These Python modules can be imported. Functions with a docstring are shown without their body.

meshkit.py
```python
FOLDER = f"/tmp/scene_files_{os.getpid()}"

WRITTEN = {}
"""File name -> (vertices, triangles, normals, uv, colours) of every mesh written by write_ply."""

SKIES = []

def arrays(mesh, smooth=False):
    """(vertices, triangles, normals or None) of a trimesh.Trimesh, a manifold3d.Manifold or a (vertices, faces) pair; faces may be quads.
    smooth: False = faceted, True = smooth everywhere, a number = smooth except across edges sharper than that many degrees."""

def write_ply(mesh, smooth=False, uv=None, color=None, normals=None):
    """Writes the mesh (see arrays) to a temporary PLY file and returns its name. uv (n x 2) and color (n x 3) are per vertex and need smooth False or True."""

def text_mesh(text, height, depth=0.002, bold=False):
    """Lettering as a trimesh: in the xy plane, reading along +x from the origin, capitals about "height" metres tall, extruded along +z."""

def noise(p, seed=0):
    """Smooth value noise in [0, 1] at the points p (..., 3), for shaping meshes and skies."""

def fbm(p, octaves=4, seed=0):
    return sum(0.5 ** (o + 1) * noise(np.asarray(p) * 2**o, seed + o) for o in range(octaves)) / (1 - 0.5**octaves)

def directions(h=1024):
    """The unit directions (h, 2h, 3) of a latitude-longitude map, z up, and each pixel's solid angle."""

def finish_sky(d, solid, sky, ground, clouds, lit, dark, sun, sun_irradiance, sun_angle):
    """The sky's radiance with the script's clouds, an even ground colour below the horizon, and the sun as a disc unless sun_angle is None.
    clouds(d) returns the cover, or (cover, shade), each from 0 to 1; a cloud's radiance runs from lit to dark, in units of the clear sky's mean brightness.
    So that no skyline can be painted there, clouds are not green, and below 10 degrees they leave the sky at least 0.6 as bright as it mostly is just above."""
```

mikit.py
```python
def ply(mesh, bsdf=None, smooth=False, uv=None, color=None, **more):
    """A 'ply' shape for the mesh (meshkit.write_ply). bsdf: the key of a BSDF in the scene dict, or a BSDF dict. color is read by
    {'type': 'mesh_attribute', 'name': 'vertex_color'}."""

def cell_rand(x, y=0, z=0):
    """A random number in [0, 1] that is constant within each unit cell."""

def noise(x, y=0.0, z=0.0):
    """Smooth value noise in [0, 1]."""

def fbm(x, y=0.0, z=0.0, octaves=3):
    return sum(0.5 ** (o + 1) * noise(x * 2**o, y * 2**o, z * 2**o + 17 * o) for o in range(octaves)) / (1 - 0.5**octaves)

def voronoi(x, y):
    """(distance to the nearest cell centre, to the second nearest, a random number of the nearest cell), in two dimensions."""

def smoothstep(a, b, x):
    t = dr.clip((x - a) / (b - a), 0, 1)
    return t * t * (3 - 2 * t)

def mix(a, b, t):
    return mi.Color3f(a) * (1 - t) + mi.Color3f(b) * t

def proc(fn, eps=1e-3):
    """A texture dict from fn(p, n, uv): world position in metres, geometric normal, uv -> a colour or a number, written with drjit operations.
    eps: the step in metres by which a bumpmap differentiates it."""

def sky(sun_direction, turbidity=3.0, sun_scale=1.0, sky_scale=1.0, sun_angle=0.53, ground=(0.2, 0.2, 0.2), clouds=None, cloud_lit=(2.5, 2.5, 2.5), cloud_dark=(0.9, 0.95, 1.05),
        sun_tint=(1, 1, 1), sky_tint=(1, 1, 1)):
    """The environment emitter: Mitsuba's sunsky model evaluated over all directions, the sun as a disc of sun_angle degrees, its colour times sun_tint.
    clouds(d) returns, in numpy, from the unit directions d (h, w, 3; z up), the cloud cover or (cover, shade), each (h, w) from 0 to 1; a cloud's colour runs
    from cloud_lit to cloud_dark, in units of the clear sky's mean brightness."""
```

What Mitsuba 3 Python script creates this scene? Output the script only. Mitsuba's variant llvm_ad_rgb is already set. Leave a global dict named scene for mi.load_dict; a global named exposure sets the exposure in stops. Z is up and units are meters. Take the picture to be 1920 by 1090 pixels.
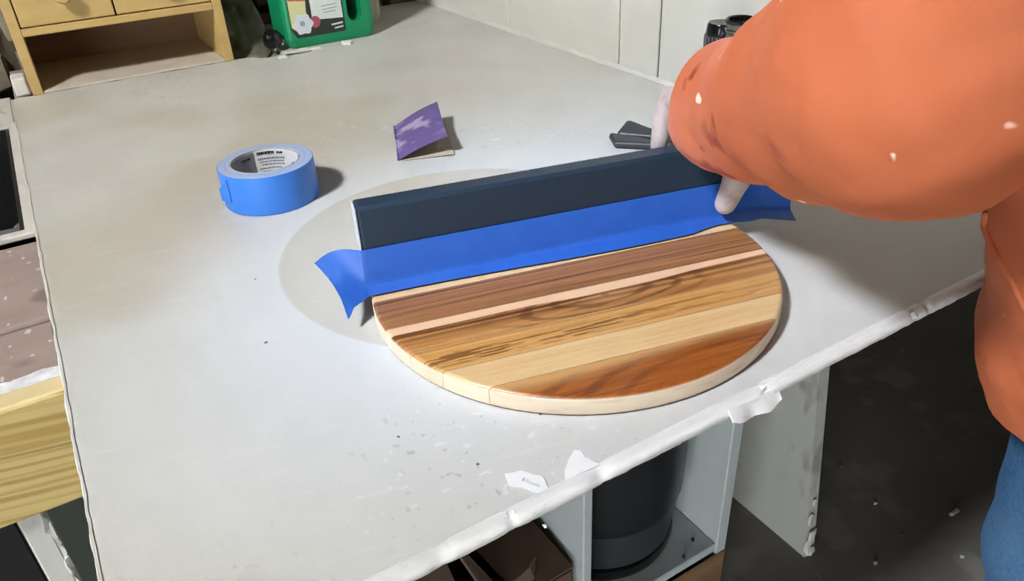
import math, numpy as np, trimesh, mitsuba as mi, drjit as dr, mikit, meshkit
import manifold3d as m3
from manifold3d import Manifold, CrossSection
from shapely.geometry import Polygon
from mikit import proc, noise, fbm, cell_rand, smoothstep, mix
T = mi.ScalarTransform4f
S = 0.42          # one layout unit (the camera's height above the table top) in metres
H = 0.685         # height of the table top above the floor
def W(x, y, z=0.0): return np.array([x * S, y * S, H + z * S])
def lin(r, g, b):
    c = np.array([r, g, b], float) / 255
    return tuple(float(v) * .75 for v in np.where(c <= .04045, c / 12.92, ((c + .055) / 1.055) ** 2.4))
scene, labels = {}, {}

# ------------------------------------------------------------------ camera
YAW, PIT, ROL, FPX = 0.526647, 0.550667, -0.0508723, 1441.02
fw = np.array([math.cos(PIT) * math.sin(YAW), math.cos(PIT) * math.cos(YAW), -math.sin(PIT)])
rt = np.cross(fw, [0, 0, 1.0]); rt /= np.linalg.norm(rt)
up = np.cross(rt, fw)
up = -math.sin(ROL) * rt + math.cos(ROL) * up
CAM = W(0, 0, 1)
scene['camera'] = {'type': 'perspective', 'fov': math.degrees(2 * math.atan(960 / FPX)), 'fov_axis': 'x', 'near_clip': 0.02, 'far_clip': 50.0,
                   'to_world': T().look_at(origin=CAM.tolist(), target=(CAM + fw).tolist(), up=up.tolist())}
# ------------------------------------------------------------------ light
exposure = 0.43
LPOS = W(-3.1, 0.46, 4.5)          # work lamp high up on the left
AIM = W(1.14, 1.58, 0)
scene['room_light'] = {'type': 'constant', 'radiance': {'type': 'rgb', 'value': [0.04, 0.037, 0.034]}}
KEY, SPOT, FILL = 194.0, 10.0, 11.5
scene['work_lamp__panel'] = {'type': 'rectangle', 'to_world': T().look_at(origin=LPOS.tolist(), target=AIM.tolist(), up=[0, 0, 1]) @ T().scale([0.17, 0.17, 1]),
                             'emitter': {'type': 'area', 'radiance': {'type': 'rgb', 'value': [KEY * 1.0, KEY * 1.0, KEY * 0.98]}},
                             'bsdf': {'type': 'diffuse', 'reflectance': {'type': 'rgb', 'value': [.5, .5, .5]}}}
# added fill panel, unseen, behind the camera on the left
scene['added_door_1__fill_panel'] = {'type': 'rectangle', 'to_world': T().look_at(origin=[-2.6, -2.1, .58], target=[.5, .6, .55], up=[0, 0, 1]) @ T().scale([1.15, .54, 1]),
                             'emitter': {'type': 'area', 'radiance': {'type': 'rgb', 'value': [FILL * .94, FILL * 1.0, FILL * 1.04]}},
                             'bsdf': {'type': 'diffuse', 'reflectance': {'type': 'rgb', 'value': [.5, .5, .5]}}}
_ld = (AIM - LPOS) / np.linalg.norm(AIM - LPOS)
_lx = np.cross(_ld, [0, 0, 1]); _lx /= np.linalg.norm(_lx); _ly = np.cross(_lx, _ld)
for k in range(7):                                   # seven cool white spot diodes in the lamp's rim
    o = LPOS + _ld * 0.03 + 0.075 * (k > 0) * (math.cos(k * math.pi / 3) * _lx + math.sin(k * math.pi / 3) * _ly)
    scene['work_lamp_diode_%03d' % k] = {'type': 'spot', 'to_world': T().look_at(origin=o.tolist(), target=AIM.tolist(), up=[0, 0, 1]),
                                         'intensity': {'type': 'rgb', 'value': [SPOT / 7 * .60, SPOT / 7 * .98, SPOT / 7 * 1.75]}, 'cutoff_angle': 11.0, 'beam_width': 2.0}

# ------------------------------------------------------------------ helpers
used = {}
def numbered(name):
    n = used.get(name, 0); used[name] = n + 1
    return name if n == 0 else '%s_%03d' % (name, n)
def obj(name, mesh, bsdf, parent=None, smooth=False, **kw):
    key = numbered(parent + '__' + name if parent else name)
    scene[key] = mikit.ply(mesh, bsdf, smooth=smooth, **kw)
    return key
def thing(name, label, cat, group=None):
    key = numbered(name); labels[key] = {'label': label, 'category': cat}
    if group: labels[key]['group'] = group
    return key
def tag(key, label, cat, group=None, kind=None):
    labels[key] = {'label': label, 'category': cat}
    if group: labels[key]['group'] = group
    if kind: labels[key]['kind'] = kind
    return key
def struct(key, label=None):
    labels[key] = {'kind': 'structure'}
    if label: labels[key]['label'] = label
    return key
def man(v, f): return Manifold(m3.Mesh(np.asarray(v, np.float32), np.asarray(f, np.uint32)))
def tm(m):
    a = m.to_mesh(); return trimesh.Trimesh(a.vert_properties[:, :3], a.tri_verts, process=False)
def place(m, M):
    """manifold -> transformed by the 3x4 matrix (columns x, y, z axes and origin)"""
    return m.transform(np.asarray(M, float))
def frame(o, x, y, z): return np.c_[x, y, z, o]
def rbox(lo, hi, r=0.002):
    lo, hi = np.array(lo, float), np.array(hi, float); r = min(r, (hi - lo).min() * .49)
    s = Manifold.cube(((hi - lo) - 2 * r).tolist()).translate((lo + r).tolist())
    pts = []
    c = np.array([[x, y, z] for x in (lo[0], hi[0]) for y in (lo[1], hi[1]) for z in (lo[2], hi[2])])
    for p in c:
        sg = np.where(p == lo, 1, -1)
        for k in range(3):
            q = p + sg * r; q[k] = p[k]; pts.append(q)
        pts.append(p + sg * r * .42)
    return Manifold.hull_points(np.array(pts).tolist())
def ubox(a, b, r=0.002): return rbox(W(*a), W(*b), r)          # box given in layout units
def chain(pts, rad, seg=14):
    out = []
    for (p, a), (q, b) in zip(zip(pts[:-1], rad[:-1]), zip(pts[1:], rad[1:])):
        out.append(Manifold.batch_hull([Manifold.sphere(a, seg).translate(list(p)), Manifold.sphere(b, seg).translate(list(q))]))
    return Manifold.batch_boolean(out, m3.OpType.Add)
def lathe(profile, seg=48):
    """closed profile of (r, z) -> manifold about z"""
    return CrossSection([np.asarray(profile, float).tolist()]).revolve(seg)
def grid_mesh(P):
    """(n, m, 3) points -> open triangle mesh"""
    n, m = P.shape[:2]; i = np.arange(n * m).reshape(n, m)
    a, b, c, d = i[:-1, :-1].ravel(), i[1:, :-1].ravel(), i[1:, 1:].ravel(), i[:-1, 1:].ravel()
    return trimesh.Trimesh(P.reshape(-1, 3), np.vstack([np.c_[a, b, c], np.c_[a, c, d]]), process=False)
def sheet(P, t):
    """(n, m, 3) grid given the thickness t along its normals -> closed mesh"""
    n, m = P.shape[:2]
    du = np.gradient(P, axis=0); dv = np.gradient(P, axis=1)
    N = np.cross(du, dv); N /= np.linalg.norm(N, axis=2, keepdims=True) + 1e-12
    A, B = P + N * t / 2, P - N * t / 2
    i = np.arange(n * m).reshape(n, m)
    q = lambda a, b, c, d: np.vstack([np.c_[a, b, c], np.c_[a, c, d]])
    f = [q(i[:-1, :-1].ravel(), i[1:, :-1].ravel(), i[1:, 1:].ravel(), i[:-1, 1:].ravel())]
    f.append(f[0][:, ::-1] + n * m)
    ring = np.r_[i[:, 0], i[-1, 1:], i[-2::-1, -1], i[0, -2:0:-1]]; r2 = np.roll(ring, -1)
    f.append(q(ring, ring + n * m, r2 + n * m, r2))
    f = np.vstack(f)
    me = trimesh.Trimesh(np.vstack([A.reshape(-1, 3), B.reshape(-1, 3)]), f, process=False)
    if me.volume < 0: me.invert()
    return me
def nets(fn, lo, hi, h):
    """surface nets of the signed distance fn(points) in the box lo..hi with cells of size h"""
    n = np.ceil((np.array(hi) - np.array(lo)) / h).astype(int) + 1
    ax = [lo[k] + h * np.arange(n[k]) for k in range(3)]
    G = np.stack(np.meshgrid(*ax, indexing='ij'), -1)
    V = fn(G.reshape(-1, 3)).reshape(n)
    V = np.where(np.abs(V) < 1e-9, 1e-9, V)
    ins = V < 0
    cs = tuple(n - 1); cnt = np.zeros(cs); acc = np.zeros(cs + (3,))
    sl = lambda o: tuple(slice(o[k], o[k] + cs[k]) for k in range(3))
    corners = [(a, b, c) for a in (0, 1) for b in (0, 1) for c in (0, 1)]
    for a in corners:
        for k in range(3):
            if a[k] == 0:
                b = list(a); b[k] = 1
                va, vb = V[sl(a)], V[sl(b)]; x = (va < 0) != (vb < 0)
                t = np.where(x, va / np.where(x, va - vb, 1), 0)
                pt = np.stack([np.full(cs, float(a[j])) + (t if j == k else 0) for j in range(3)], -1)
                acc += pt * x[..., None]; cnt += x
    act = cnt > 0; idx = -np.ones(cs, int); idx[act] = np.arange(act.sum())
    base = np.stack(np.nonzero(act), -1)
    verts = np.array(lo) + h * (base + acc[act] / cnt[act][:, None])
    faces = []
    for k in range(3):
        i, j = (k + 1) % 3, (k + 2) % 3
        a = ins; b = np.roll(ins, -1, k); x = (a != b)
        s = [slice(None)] * 3; s[k] = slice(0, n[k] - 1); s[i] = slice(1, n[i] - 1); s[j] = slice(1, n[j] - 1)
        m = np.zeros_like(x); m[tuple(s)] = x[tuple(s)]
        p = np.stack(np.nonzero(m), -1)
        def c(di, dj):
            q = p.copy(); q[:, i] -= di; q[:, j] -= dj
            return idx[q[:, 0], q[:, 1], q[:, 2]]
        Q = np.c_[c(1, 1), c(0, 1), c(0, 0), c(1, 0)]
        fl = ~a[p[:, 0], p[:, 1], p[:, 2]]
        Q[fl] = Q[fl][:, ::-1]
        faces += [Q[:, [0, 1, 2]], Q[:, [0, 2, 3]]]
    return trimesh.Trimesh(verts, np.vstack(faces), process=False)
def cone(p, a, b, ra, rb, sq=None):
    """distance to a round cone; sq squashes space (per axis factors about a)"""
    a, b = np.array(a, float), np.array(b, float)
    d = b - a; t = np.clip(((p - a) @ d) / max(d @ d, 1e-12), 0, 1)
    v = p - (a + t[:, None] * d)
    if sq is not None: v = v * np.array(sq)
    return np.linalg.norm(v, axis=1) - (ra + (rb - ra) * t)
def smin(ds, k):
    r = ds[0]
    for d in ds[1:]:
        h = np.clip(.5 + .5 * (d - r) / k, 0, 1); r = d * (1 - h) + r * h - k * h * (1 - h)
    return r
def rng(s): return np.random.default_rng(s)

# ------------------------------------------------------------------ materials
def plain(key, col, rough=.5, spec=.3, **kw):
    scene[key] = {'type': 'twosided', 'b': {'type': 'principled', 'base_color': {'type': 'rgb', 'value': list(col)}, 'roughness': rough, 'specular': spec, **kw}}
def textured(key, fn, rough=.5, spec=.3, bump=None, eps=1e-3, **kw):
    b = {'type': 'principled', 'base_color': proc(fn), 'roughness': rough, 'specular': spec, **kw}
    if bump: b = {'type': 'bumpmap', 'arbitrary': proc(bump[0], eps), 'scale': bump[1], 'bsdf': b}
    scene[key] = {'type': 'twosided', 'b': b}
def C3(*rgb): return mi.Color3f(*lin(*rgb))

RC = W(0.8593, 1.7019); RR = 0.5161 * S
def f_table(p, n, uv):
    x, y = p.x, p.y
    c = mix(C3(202, 200, 192), C3(210, 209, 203), fbm(x * 6, y * 6, 3.0))
    c = mix(c, C3(188, 178, 160), .55 * smoothstep(.52, .75, fbm(x * 3.1 + 5, y * 3.1, 1.0)))
    c = mix(c, C3(196, 184, 180), .30 * smoothstep(.55, .75, fbm(x * 4.3 + 11, y * 4.3, 7.0)))
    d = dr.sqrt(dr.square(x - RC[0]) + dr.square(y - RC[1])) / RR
    # paler band fading outward around a beige disc
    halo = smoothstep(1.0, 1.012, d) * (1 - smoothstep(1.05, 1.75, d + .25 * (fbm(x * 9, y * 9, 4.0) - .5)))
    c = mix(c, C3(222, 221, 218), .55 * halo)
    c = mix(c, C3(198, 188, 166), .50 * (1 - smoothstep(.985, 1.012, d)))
    sp = fbm(x * 160, y * 160, 2.0, 2); area = smoothstep(.52, .75, fbm(x * 5 + 3, y * 5, 9.0))
    c = mix(c, C3(120, 110, 100), .30 * area * smoothstep(.78, .86, sp))
    c = mix(c, C3(232, 230, 226), 0.45 * area * smoothstep(.78, .86, fbm(x * 130 + 7, y * 150, 5.0, 2)))
    sc = fbm(x * 18 + 2, y * 240 + x * 60, 8.0, 2)
    c = mix(c, C3(225, 224, 220), .14 * smoothstep(.74, .86, sc))
    for qx, qy, r in ((0.239, 1.545, .0022), (0.512, 1.65, .0016), (0.36, 1.08, .0016), (.62, .98, .0018), (.45, .93, .0018), (.30, 1.85, .0015)):
        c = mix(c, C3(45, 42, 40), .85 * (1 - smoothstep(r * .5, r, dr.sqrt(dr.square(x - qx * S) + dr.square(y - qy * S)))))
    return c
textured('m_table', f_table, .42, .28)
def f_white(p, n, uv):
    c = mix(C3(222, 220, 212), C3(236, 235, 230), fbm(p.x * 20, p.y * 20, p.z * 20))
    g = smoothstep(.64, .80, fbm(p.x * 75, p.y * 75, p.z * 120))
    return mix(c, C3(170, 166, 158), .25 * g)
textured('m_white_paint', f_white, .35, .5)
def f_panelwhite(p, n, uv):
    c = mix(C3(220, 219, 208), C3(228, 227, 218), fbm(p.x * 5, p.y * 5, p.z * 5))
    return mix(c, C3(196, 190, 186), .25 * smoothstep(.55, .8, fbm(p.x * 2 + 3, p.y * 9, p.z * 2)))
textured('m_wall_panel', f_panelwhite, .45, .4)
def f_legwhite(p, n, uv):
    c = mix(C3(198, 196, 186), C3(208, 207, 198), fbm(p.x * 8, p.y * 8, p.z * 8))
    return mix(c, C3(120, 112, 100), .5 * smoothstep(.62, .8, fbm(p.x * 30, p.y * 30, p.z * 12 + 4)))
textured('m_leg_white', f_legwhite, .5, .4)
def f_under(p, n, uv): return mix(C3(150, 142, 140), C3(168, 160, 152), fbm(p.x * 10, p.y * 10, p.z))
textured('m_underlayer', f_under, .6)
def f_floor(p, n, uv):
    c = mix(C3(112, 108, 101), C3(132, 128, 119), fbm(p.x * 5, p.y * 5, 1.0))
    c = mix(c, C3(160, 156, 148), .4 * smoothstep(.60, .8, fbm(p.x * 14 + 3, p.y * 14, 3.0)))
    return mix(c, C3(150, 145, 138), .6 * smoothstep(.86, .92, fbm(p.x * 70, p.y * 70, 5.0, 2)))
textured('m_floor', f_floor, .7, .2)
def f_stone(p, n, uv):
    r = fbm(p.x * 9, p.y * 9, p.z * 9)
    c = mix(C3(110, 100, 84), C3(160, 148, 124), r)
    return mix(c, C3(70, 62, 52), .7 * smoothstep(.55, .75, fbm(p.x * 45, p.y * 45, p.z * 45)))
textured('m_stone', f_stone, .8, .2)
plain('m_mortar', lin(88, 80, 68), .9, .1)
def f_pine(p, n, uv):
    g = fbm(p.x * 3, p.y * 60, p.z * 60, 3)
    return mix(C3(184, 152, 92), C3(200, 170, 112), g)
textured('m_pine_ply', f_pine, .45, .4)
def f_beam(p, n, uv):
    z = p.z + .012 * fbm(p.x * 4, p.z * 3, 1.0) + .16 * (p.x + .3)
    g = fbm(p.x * 2.5, p.y * 3, z * 190, 3)
    c = mix(C3(206, 182, 120), C3(178, 148, 84), smoothstep(.35, .65, g))
    c = mix(c, C3(112, 84, 40), .75 * smoothstep(.62, .74, fbm(p.x * 1.2 + 4, z * 110, 2.0, 2)))
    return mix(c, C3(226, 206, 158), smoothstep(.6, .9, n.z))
textured('m_beam', f_beam, .5, .35)
def f_worn(p, n, uv):
    c = mix(C3(142, 124, 116), C3(162, 146, 140), fbm(p.x * 8, p.y * 30, p.z * 5))
    c = mix(c, C3(100, 84, 76), .6 * smoothstep(.55, .75, fbm(p.x * 14, p.y * 26 + 3, 2.0)))
    return mix(c, C3(224, 220, 218), .6 * smoothstep(.80, .88, fbm(p.x * 110 + 5, p.y * 110, 6.0, 2)))
textured('m_worn_wood', f_worn, .7, .2)
def f_dust(p, n, uv): return mix(C3(205, 203, 206), C3(240, 240, 244), fbm(p.x * 160, p.y * 160, p.z * 160, 2))
textured('m_sawdust', f_dust, .9, .1)
plain('m_block', lin(32, 47, 60), .42, .35)
plain('m_block_end', lin(170, 172, 172), .4, .5)
def f_tape(p, n, uv): return mix(C3(34, 84, 164), C3(42, 92, 174), fbm(p.x * 50, p.y * 50, p.z * 50))
textured('m_tape', f_tape, .42, .45)
plain('m_roll_blue', lin(54, 122, 212), .40, .45)
def f_rollside(p, n, uv):
    r = dr.sqrt(dr.square(p.x - 0.4978 * S) + dr.square(p.y - 2.348 * S))
    return mix(C3(140, 160, 196), C3(182, 192, 212), fbm(r * 1500, 0.0, 0.0, 2))
textured('m_roll_side', f_rollside, .6, .3)
plain('m_core', lin(176, 178, 182), .6, .3)
plain('m_print_white', lin(236, 236, 236), .5, .3)
plain('m_print_grey', lin(128, 132, 140), .5, .3)
plain('m_print_dark', lin(40, 42, 48), .5, .3)
def f_sand(p, n, uv):
    c = mix(C3(96, 82, 128), C3(110, 92, 140), fbm(p.x * 90, p.y * 90, p.z * 90, 2))
    w = fbm(p.x * 38 + 3, p.y * 46, p.z * 30, 3)
    d = dr.sqrt(dr.square(p.x - 1.085 * S) + dr.square(p.y - 2.52 * S)) / S
    return mix(c, C3(176, 166, 188), .7 * smoothstep(.50, .66, w) * (1 - smoothstep(.09, .20, d)))
textured('m_sand_purple', f_sand, .8, .15)
plain('m_sand_back', lin(196, 182, 158), .8, .15)
plain('m_black', lin(30, 30, 32), .45, .4)
plain('m_black_gloss', lin(18, 18, 20), .2, .5)
plain('m_dark_grey', lin(62, 62, 64), .4, .4)
plain('m_bin_white', lin(214, 208, 200), .5, .4)
plain('m_tool_grey', lin(100, 102, 106), .45, .4)
plain('m_steel', lin(170, 168, 162), .25, .5, metallic=1.0)
def f_tarp(p, n, uv):
    c = mix(C3(92, 92, 76), C3(128, 126, 108), fbm(p.x * 11, p.y * 11, p.z * 11))
    return mix(c, C3(146, 150, 132), .7 * smoothstep(.55, .65, fbm(p.x * 17 + 9, p.y * 17, p.z * 25)))
textured('m_tarp', f_tarp, .7, .3)
plain('m_green', lin(16, 140, 92), .28, .5)
plain('m_beige_plastic', lin(190, 184, 164), .4, .4)
plain('m_label_white', lin(218, 226, 220), .4, .4)
plain('m_label_dark', lin(44, 54, 46), .4, .4)
plain('m_label_yellow', lin(214, 212, 158), .4, .4)
plain('m_label_red', lin(190, 92, 74), .4, .4)
plain('m_label_pink', lin(168, 84, 100), .4, .4)
plain('m_label_flower', lin(216, 222, 228), .4, .4)
plain('m_label_centre', lin(150, 158, 166), .4, .4)
plain('m_chip', lin(244, 243, 238), .6, .3)
plain('m_cardboard', lin(112, 88, 74), .8, .15)
plain('m_cardboard_flap', lin(150, 126, 112), .8, .15)
plain('m_tub', lin(56, 60, 62), .45, .35)
plain('m_tub_dark', lin(30, 34, 38), .35, .45)
plain('m_cubby', lin(200, 206, 204), .5, .4)
plain('m_dark_panel', lin(70, 76, 68), .7, .2)
def f_brownwood(p, n, uv): return mix(C3(120, 92, 66), C3(150, 118, 86), fbm(p.x * 6, p.y * 60, p.z * 60))
textured('m_brown_wood', f_brownwood, .6, .3)
# stains, loose white threads and painted cuff crease shade that sit at fixed places on the jacket: (from, to, radius, colour, strength) in layout units
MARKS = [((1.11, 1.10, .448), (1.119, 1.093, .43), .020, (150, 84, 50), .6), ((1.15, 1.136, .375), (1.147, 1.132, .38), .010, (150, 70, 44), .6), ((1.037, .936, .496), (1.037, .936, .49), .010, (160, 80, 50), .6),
         ((1.178, 1.20, .555), (1.165, 1.20, .515), .012, (122, 30, 26), .8), ((1.165, 1.216, .504), (1.158, 1.212, .488), .008, (140, 48, 40), .5),  # dark red crease shade at the cuff, painted into the cloth colour
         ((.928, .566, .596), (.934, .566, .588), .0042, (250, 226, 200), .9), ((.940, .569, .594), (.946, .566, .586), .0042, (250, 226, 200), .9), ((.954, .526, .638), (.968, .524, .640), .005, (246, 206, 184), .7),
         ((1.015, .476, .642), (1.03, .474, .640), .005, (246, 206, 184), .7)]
def near(p, a, b):
    a, b = np.array(W(*a)), np.array(W(*b)); d = b - a; L = float(d @ d) + 1e-12
    vx, vy, vz = p.x - float(a[0]), p.y - float(a[1]), p.z - float(a[2])
    t = dr.clip((vx * float(d[0]) + vy * float(d[1]) + vz * float(d[2])) / L, 0, 1)
    return dr.sqrt(dr.square(vx - t * float(d[0])) + dr.square(vy - t * float(d[1])) + dr.square(vz - t * float(d[2])))
def f_jacket(p, n, uv):
    c = mix(C3(178, 92, 56), C3(188, 104, 68), fbm(p.x * 9, p.y * 9, p.z * 9))
    # paler pink blotches towards the cuff end, brown smears, cuff crease shade and a few white threads
    c = mix(c, C3(202, 130, 114), .6 * smoothstep(1.0 * S, 1.28 * S, p.y) * smoothstep(.35, .65, fbm(p.x * 14 + 4, p.y * 14, p.z * 10)))
    c = mix(c, C3(140, 58, 44), .75 * smoothstep(.66, .80, fbm(p.x * 34, p.y * 34, p.z * 22 + 2)) * smoothstep(.48, .62, fbm(p.x * 6, p.y * 6, p.z * 6 + 8)))
    mark_noise = fbm(p.x * 90, p.y * 90, p.z * 90, 2)
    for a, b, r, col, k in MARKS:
        c = mix(c, C3(*col), k * (1 - smoothstep(r * S * .2, r * S * 1.2, near(p, a, b) * (.55 + .9 * mark_noise))))
    return mix(c, C3(240, 214, 190), .8 * smoothstep(.80, .86, fbm(p.x * 60 + 1, p.y * 60, p.z * 45, 2)) * smoothstep(.5, .62, fbm(p.x * 8 + 2, p.y * 8, p.z * 8)))
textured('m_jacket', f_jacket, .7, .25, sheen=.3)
plain('m_jacket_seam', lin(196, 92, 60), .7, .2)
def f_jeans(p, n, uv):
    t = fbm(p.x * 420, p.y * 420, p.z * 160, 2)
    return mix(mix(C3(46, 82, 120), C3(74, 112, 150), t), C3(96, 132, 166), .5 * smoothstep(.5, .75, fbm(p.x * 8, p.y * 8, p.z * 5)))
textured('m_jeans', f_jeans, .8, .2)
def f_skin(p, n, uv):
    c = mix(C3(170, 150, 144), C3(182, 168, 160), fbm(p.x * 60, p.y * 60, p.z * 60))
    return mix(c, C3(160, 120, 112), .4 * smoothstep(.58, .75, fbm(p.x * 110, p.y * 110, p.z * 110, 2)))
textured('m_skin', f_skin, .6, .35)
plain('m_nail', lin(206, 180, 172), .35, .45)
plain('m_hair', lin(52, 40, 32), .6, .3)
plain('m_boot', lin(70, 52, 38), .6, .3)
plain('m_lamp', lin(40, 40, 42), .5, .4)

# ------------------------------------------------------------------ setting
struct(obj('floor', rbox((-3.7, -3, -.04), (4.5, 5, 0), .004), 'm_floor'), 'dark dusty floor below the work table')
wall = 'wall_back'
obj(wall, ubox((-3.0, 5.02, -1.63), (3.2, 5.2, 2.2)), 'm_mortar'); used[wall] = 1; struct(wall, 'rough stone wall behind the table')
R = rng(4)
z = -1.0
row = 0
while z < 1.0:                                       # field stones, course by course
    hgt = R.uniform(.17, .24); x = -1.4 + R.uniform(-.2, 0)
    while x < 2.4:
        wid = R.uniform(.22, .42)
        c = W(x + wid / 2, 5.02, z + hgt / 2); s = np.array([wid * S / 2 - .007, .035, hgt * S / 2 - .006])
        d = R.normal(size=(16, 3)); d /= np.abs(d).max(1)[:, None]; d = np.sign(d) * np.abs(d) ** .55
        d = np.vstack([d, [[a, b, e] for a in (-.85, .85) for b in (-1, .4) for e in (-.8, .8)]])
        obj('stone', Manifold.hull_points((c + d * s * R.uniform(.88, 1, (len(d), 1))).tolist()), 'm_stone', wall)
        x += wid
    z += hgt
# white wall panels standing along the right side of the table
labels['wall_right'] = {'kind': 'structure', 'label': 'white wall panels along the right side of the table'}
obj('wall_right', ubox((2.262, .80, -.05), (2.32, 5.02, 2.2)), 'm_underlayer'); used['wall_right'] = 1
for a, b in ((.80, 2.516), (2.528, 2.786), (2.796, 3.75), (3.755, 5.0)):
    obj('panel', ubox((2.245, a, .004), (2.262, b, 2.2), .0025), 'm_wall_panel', 'wall_right')
# bead of white filler along the foot of the panels
R = rng(8); yy = np.linspace(.8, 4.9, 240); P = []
for i, y in enumerate(yy):
    w = .012 + .012 * meshkit.fbm(np.array([y * 9, 0, 0]), 3) * (1 if y < 4.0 else .2); h = .009 + .01 * meshkit.fbm(np.array([y * 14, 3, 0]), 3)
    P.append([W(2.246, y, h), W(2.244 - w * .35, y, h * .8), W(2.244 - w, y, .002), W(2.244 - w * 1.1, y, .0005)])
struct(obj('trim_1', sheet(np.array(P), .0012), 'm_white_paint', smooth=40), 'ragged white filler bead where the wall panels meet the table')
struct(obj('wall_left', rbox((-3.6, -3, 0), (-3.55, 5, 3.6), .004), 'm_mortar'))
_do = np.array([-2.6, -2.1, .58]); _dz = np.array([3.1, 2.7, -.03]); _dz /= np.linalg.norm(_dz)
_dx = np.cross([0, 0, 1], _dz); _dx /= np.linalg.norm(_dx); _dy = np.cross(_dz, _dx)
_df = frame(_do, _dx, _dy, _dz)  # posts and leaf added around the fill panel
for a, b in (((-1.27, -.58, -.06), (-1.16, 2.0, .0)), ((1.16, -.58, -.06), (1.27, 2.0, .0))): obj('post', place(rbox(a, b, .004), _df), 'm_mortar', 'added_door_1')
obj('leaf', place(rbox((-1.16, .55, -.05), (1.16, 2.0, -.01), .004), _df), 'm_wall_panel', 'added_door_1')
labels['added_door_1'] = {'kind': 'structure', 'label': 'added fill light panel with posts and a leaf, unseen behind the camera'}

# ------------------------------------------------------------------ work table
tb = thing('work_table', 'large pale grey-beige work table with white painted edges', 'table')
labels[tb]['kind'] = 'structure'; del labels[tb]['category']; del labels[tb]['kind']; labels[tb]['category'] = 'table'
R = rng(11)
def rag(t, amp, seed): return amp * (meshkit.fbm(np.stack([t * 14, t * 0 + seed, t * 0], -1), 4) - .5) * 2
ys = np.linspace(.80, 4.17, 150); left = np.c_[-.174 + rag(ys, .0035, 1), ys]
xs = np.linspace(-.16, .90, 40); back = np.c_[xs, 4.185 + rag(xs, .012, 2)]
more = np.array([[.93, 4.17], [.97, 4.12], [1.02, 4.10], [1.07, 4.13], [1.10, 4.20], [1.12, 4.5], [1.14, 4.90], [2.243, 4.90], [2.243, .80]])
poly = np.vstack([left, back[1:], more])
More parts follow.
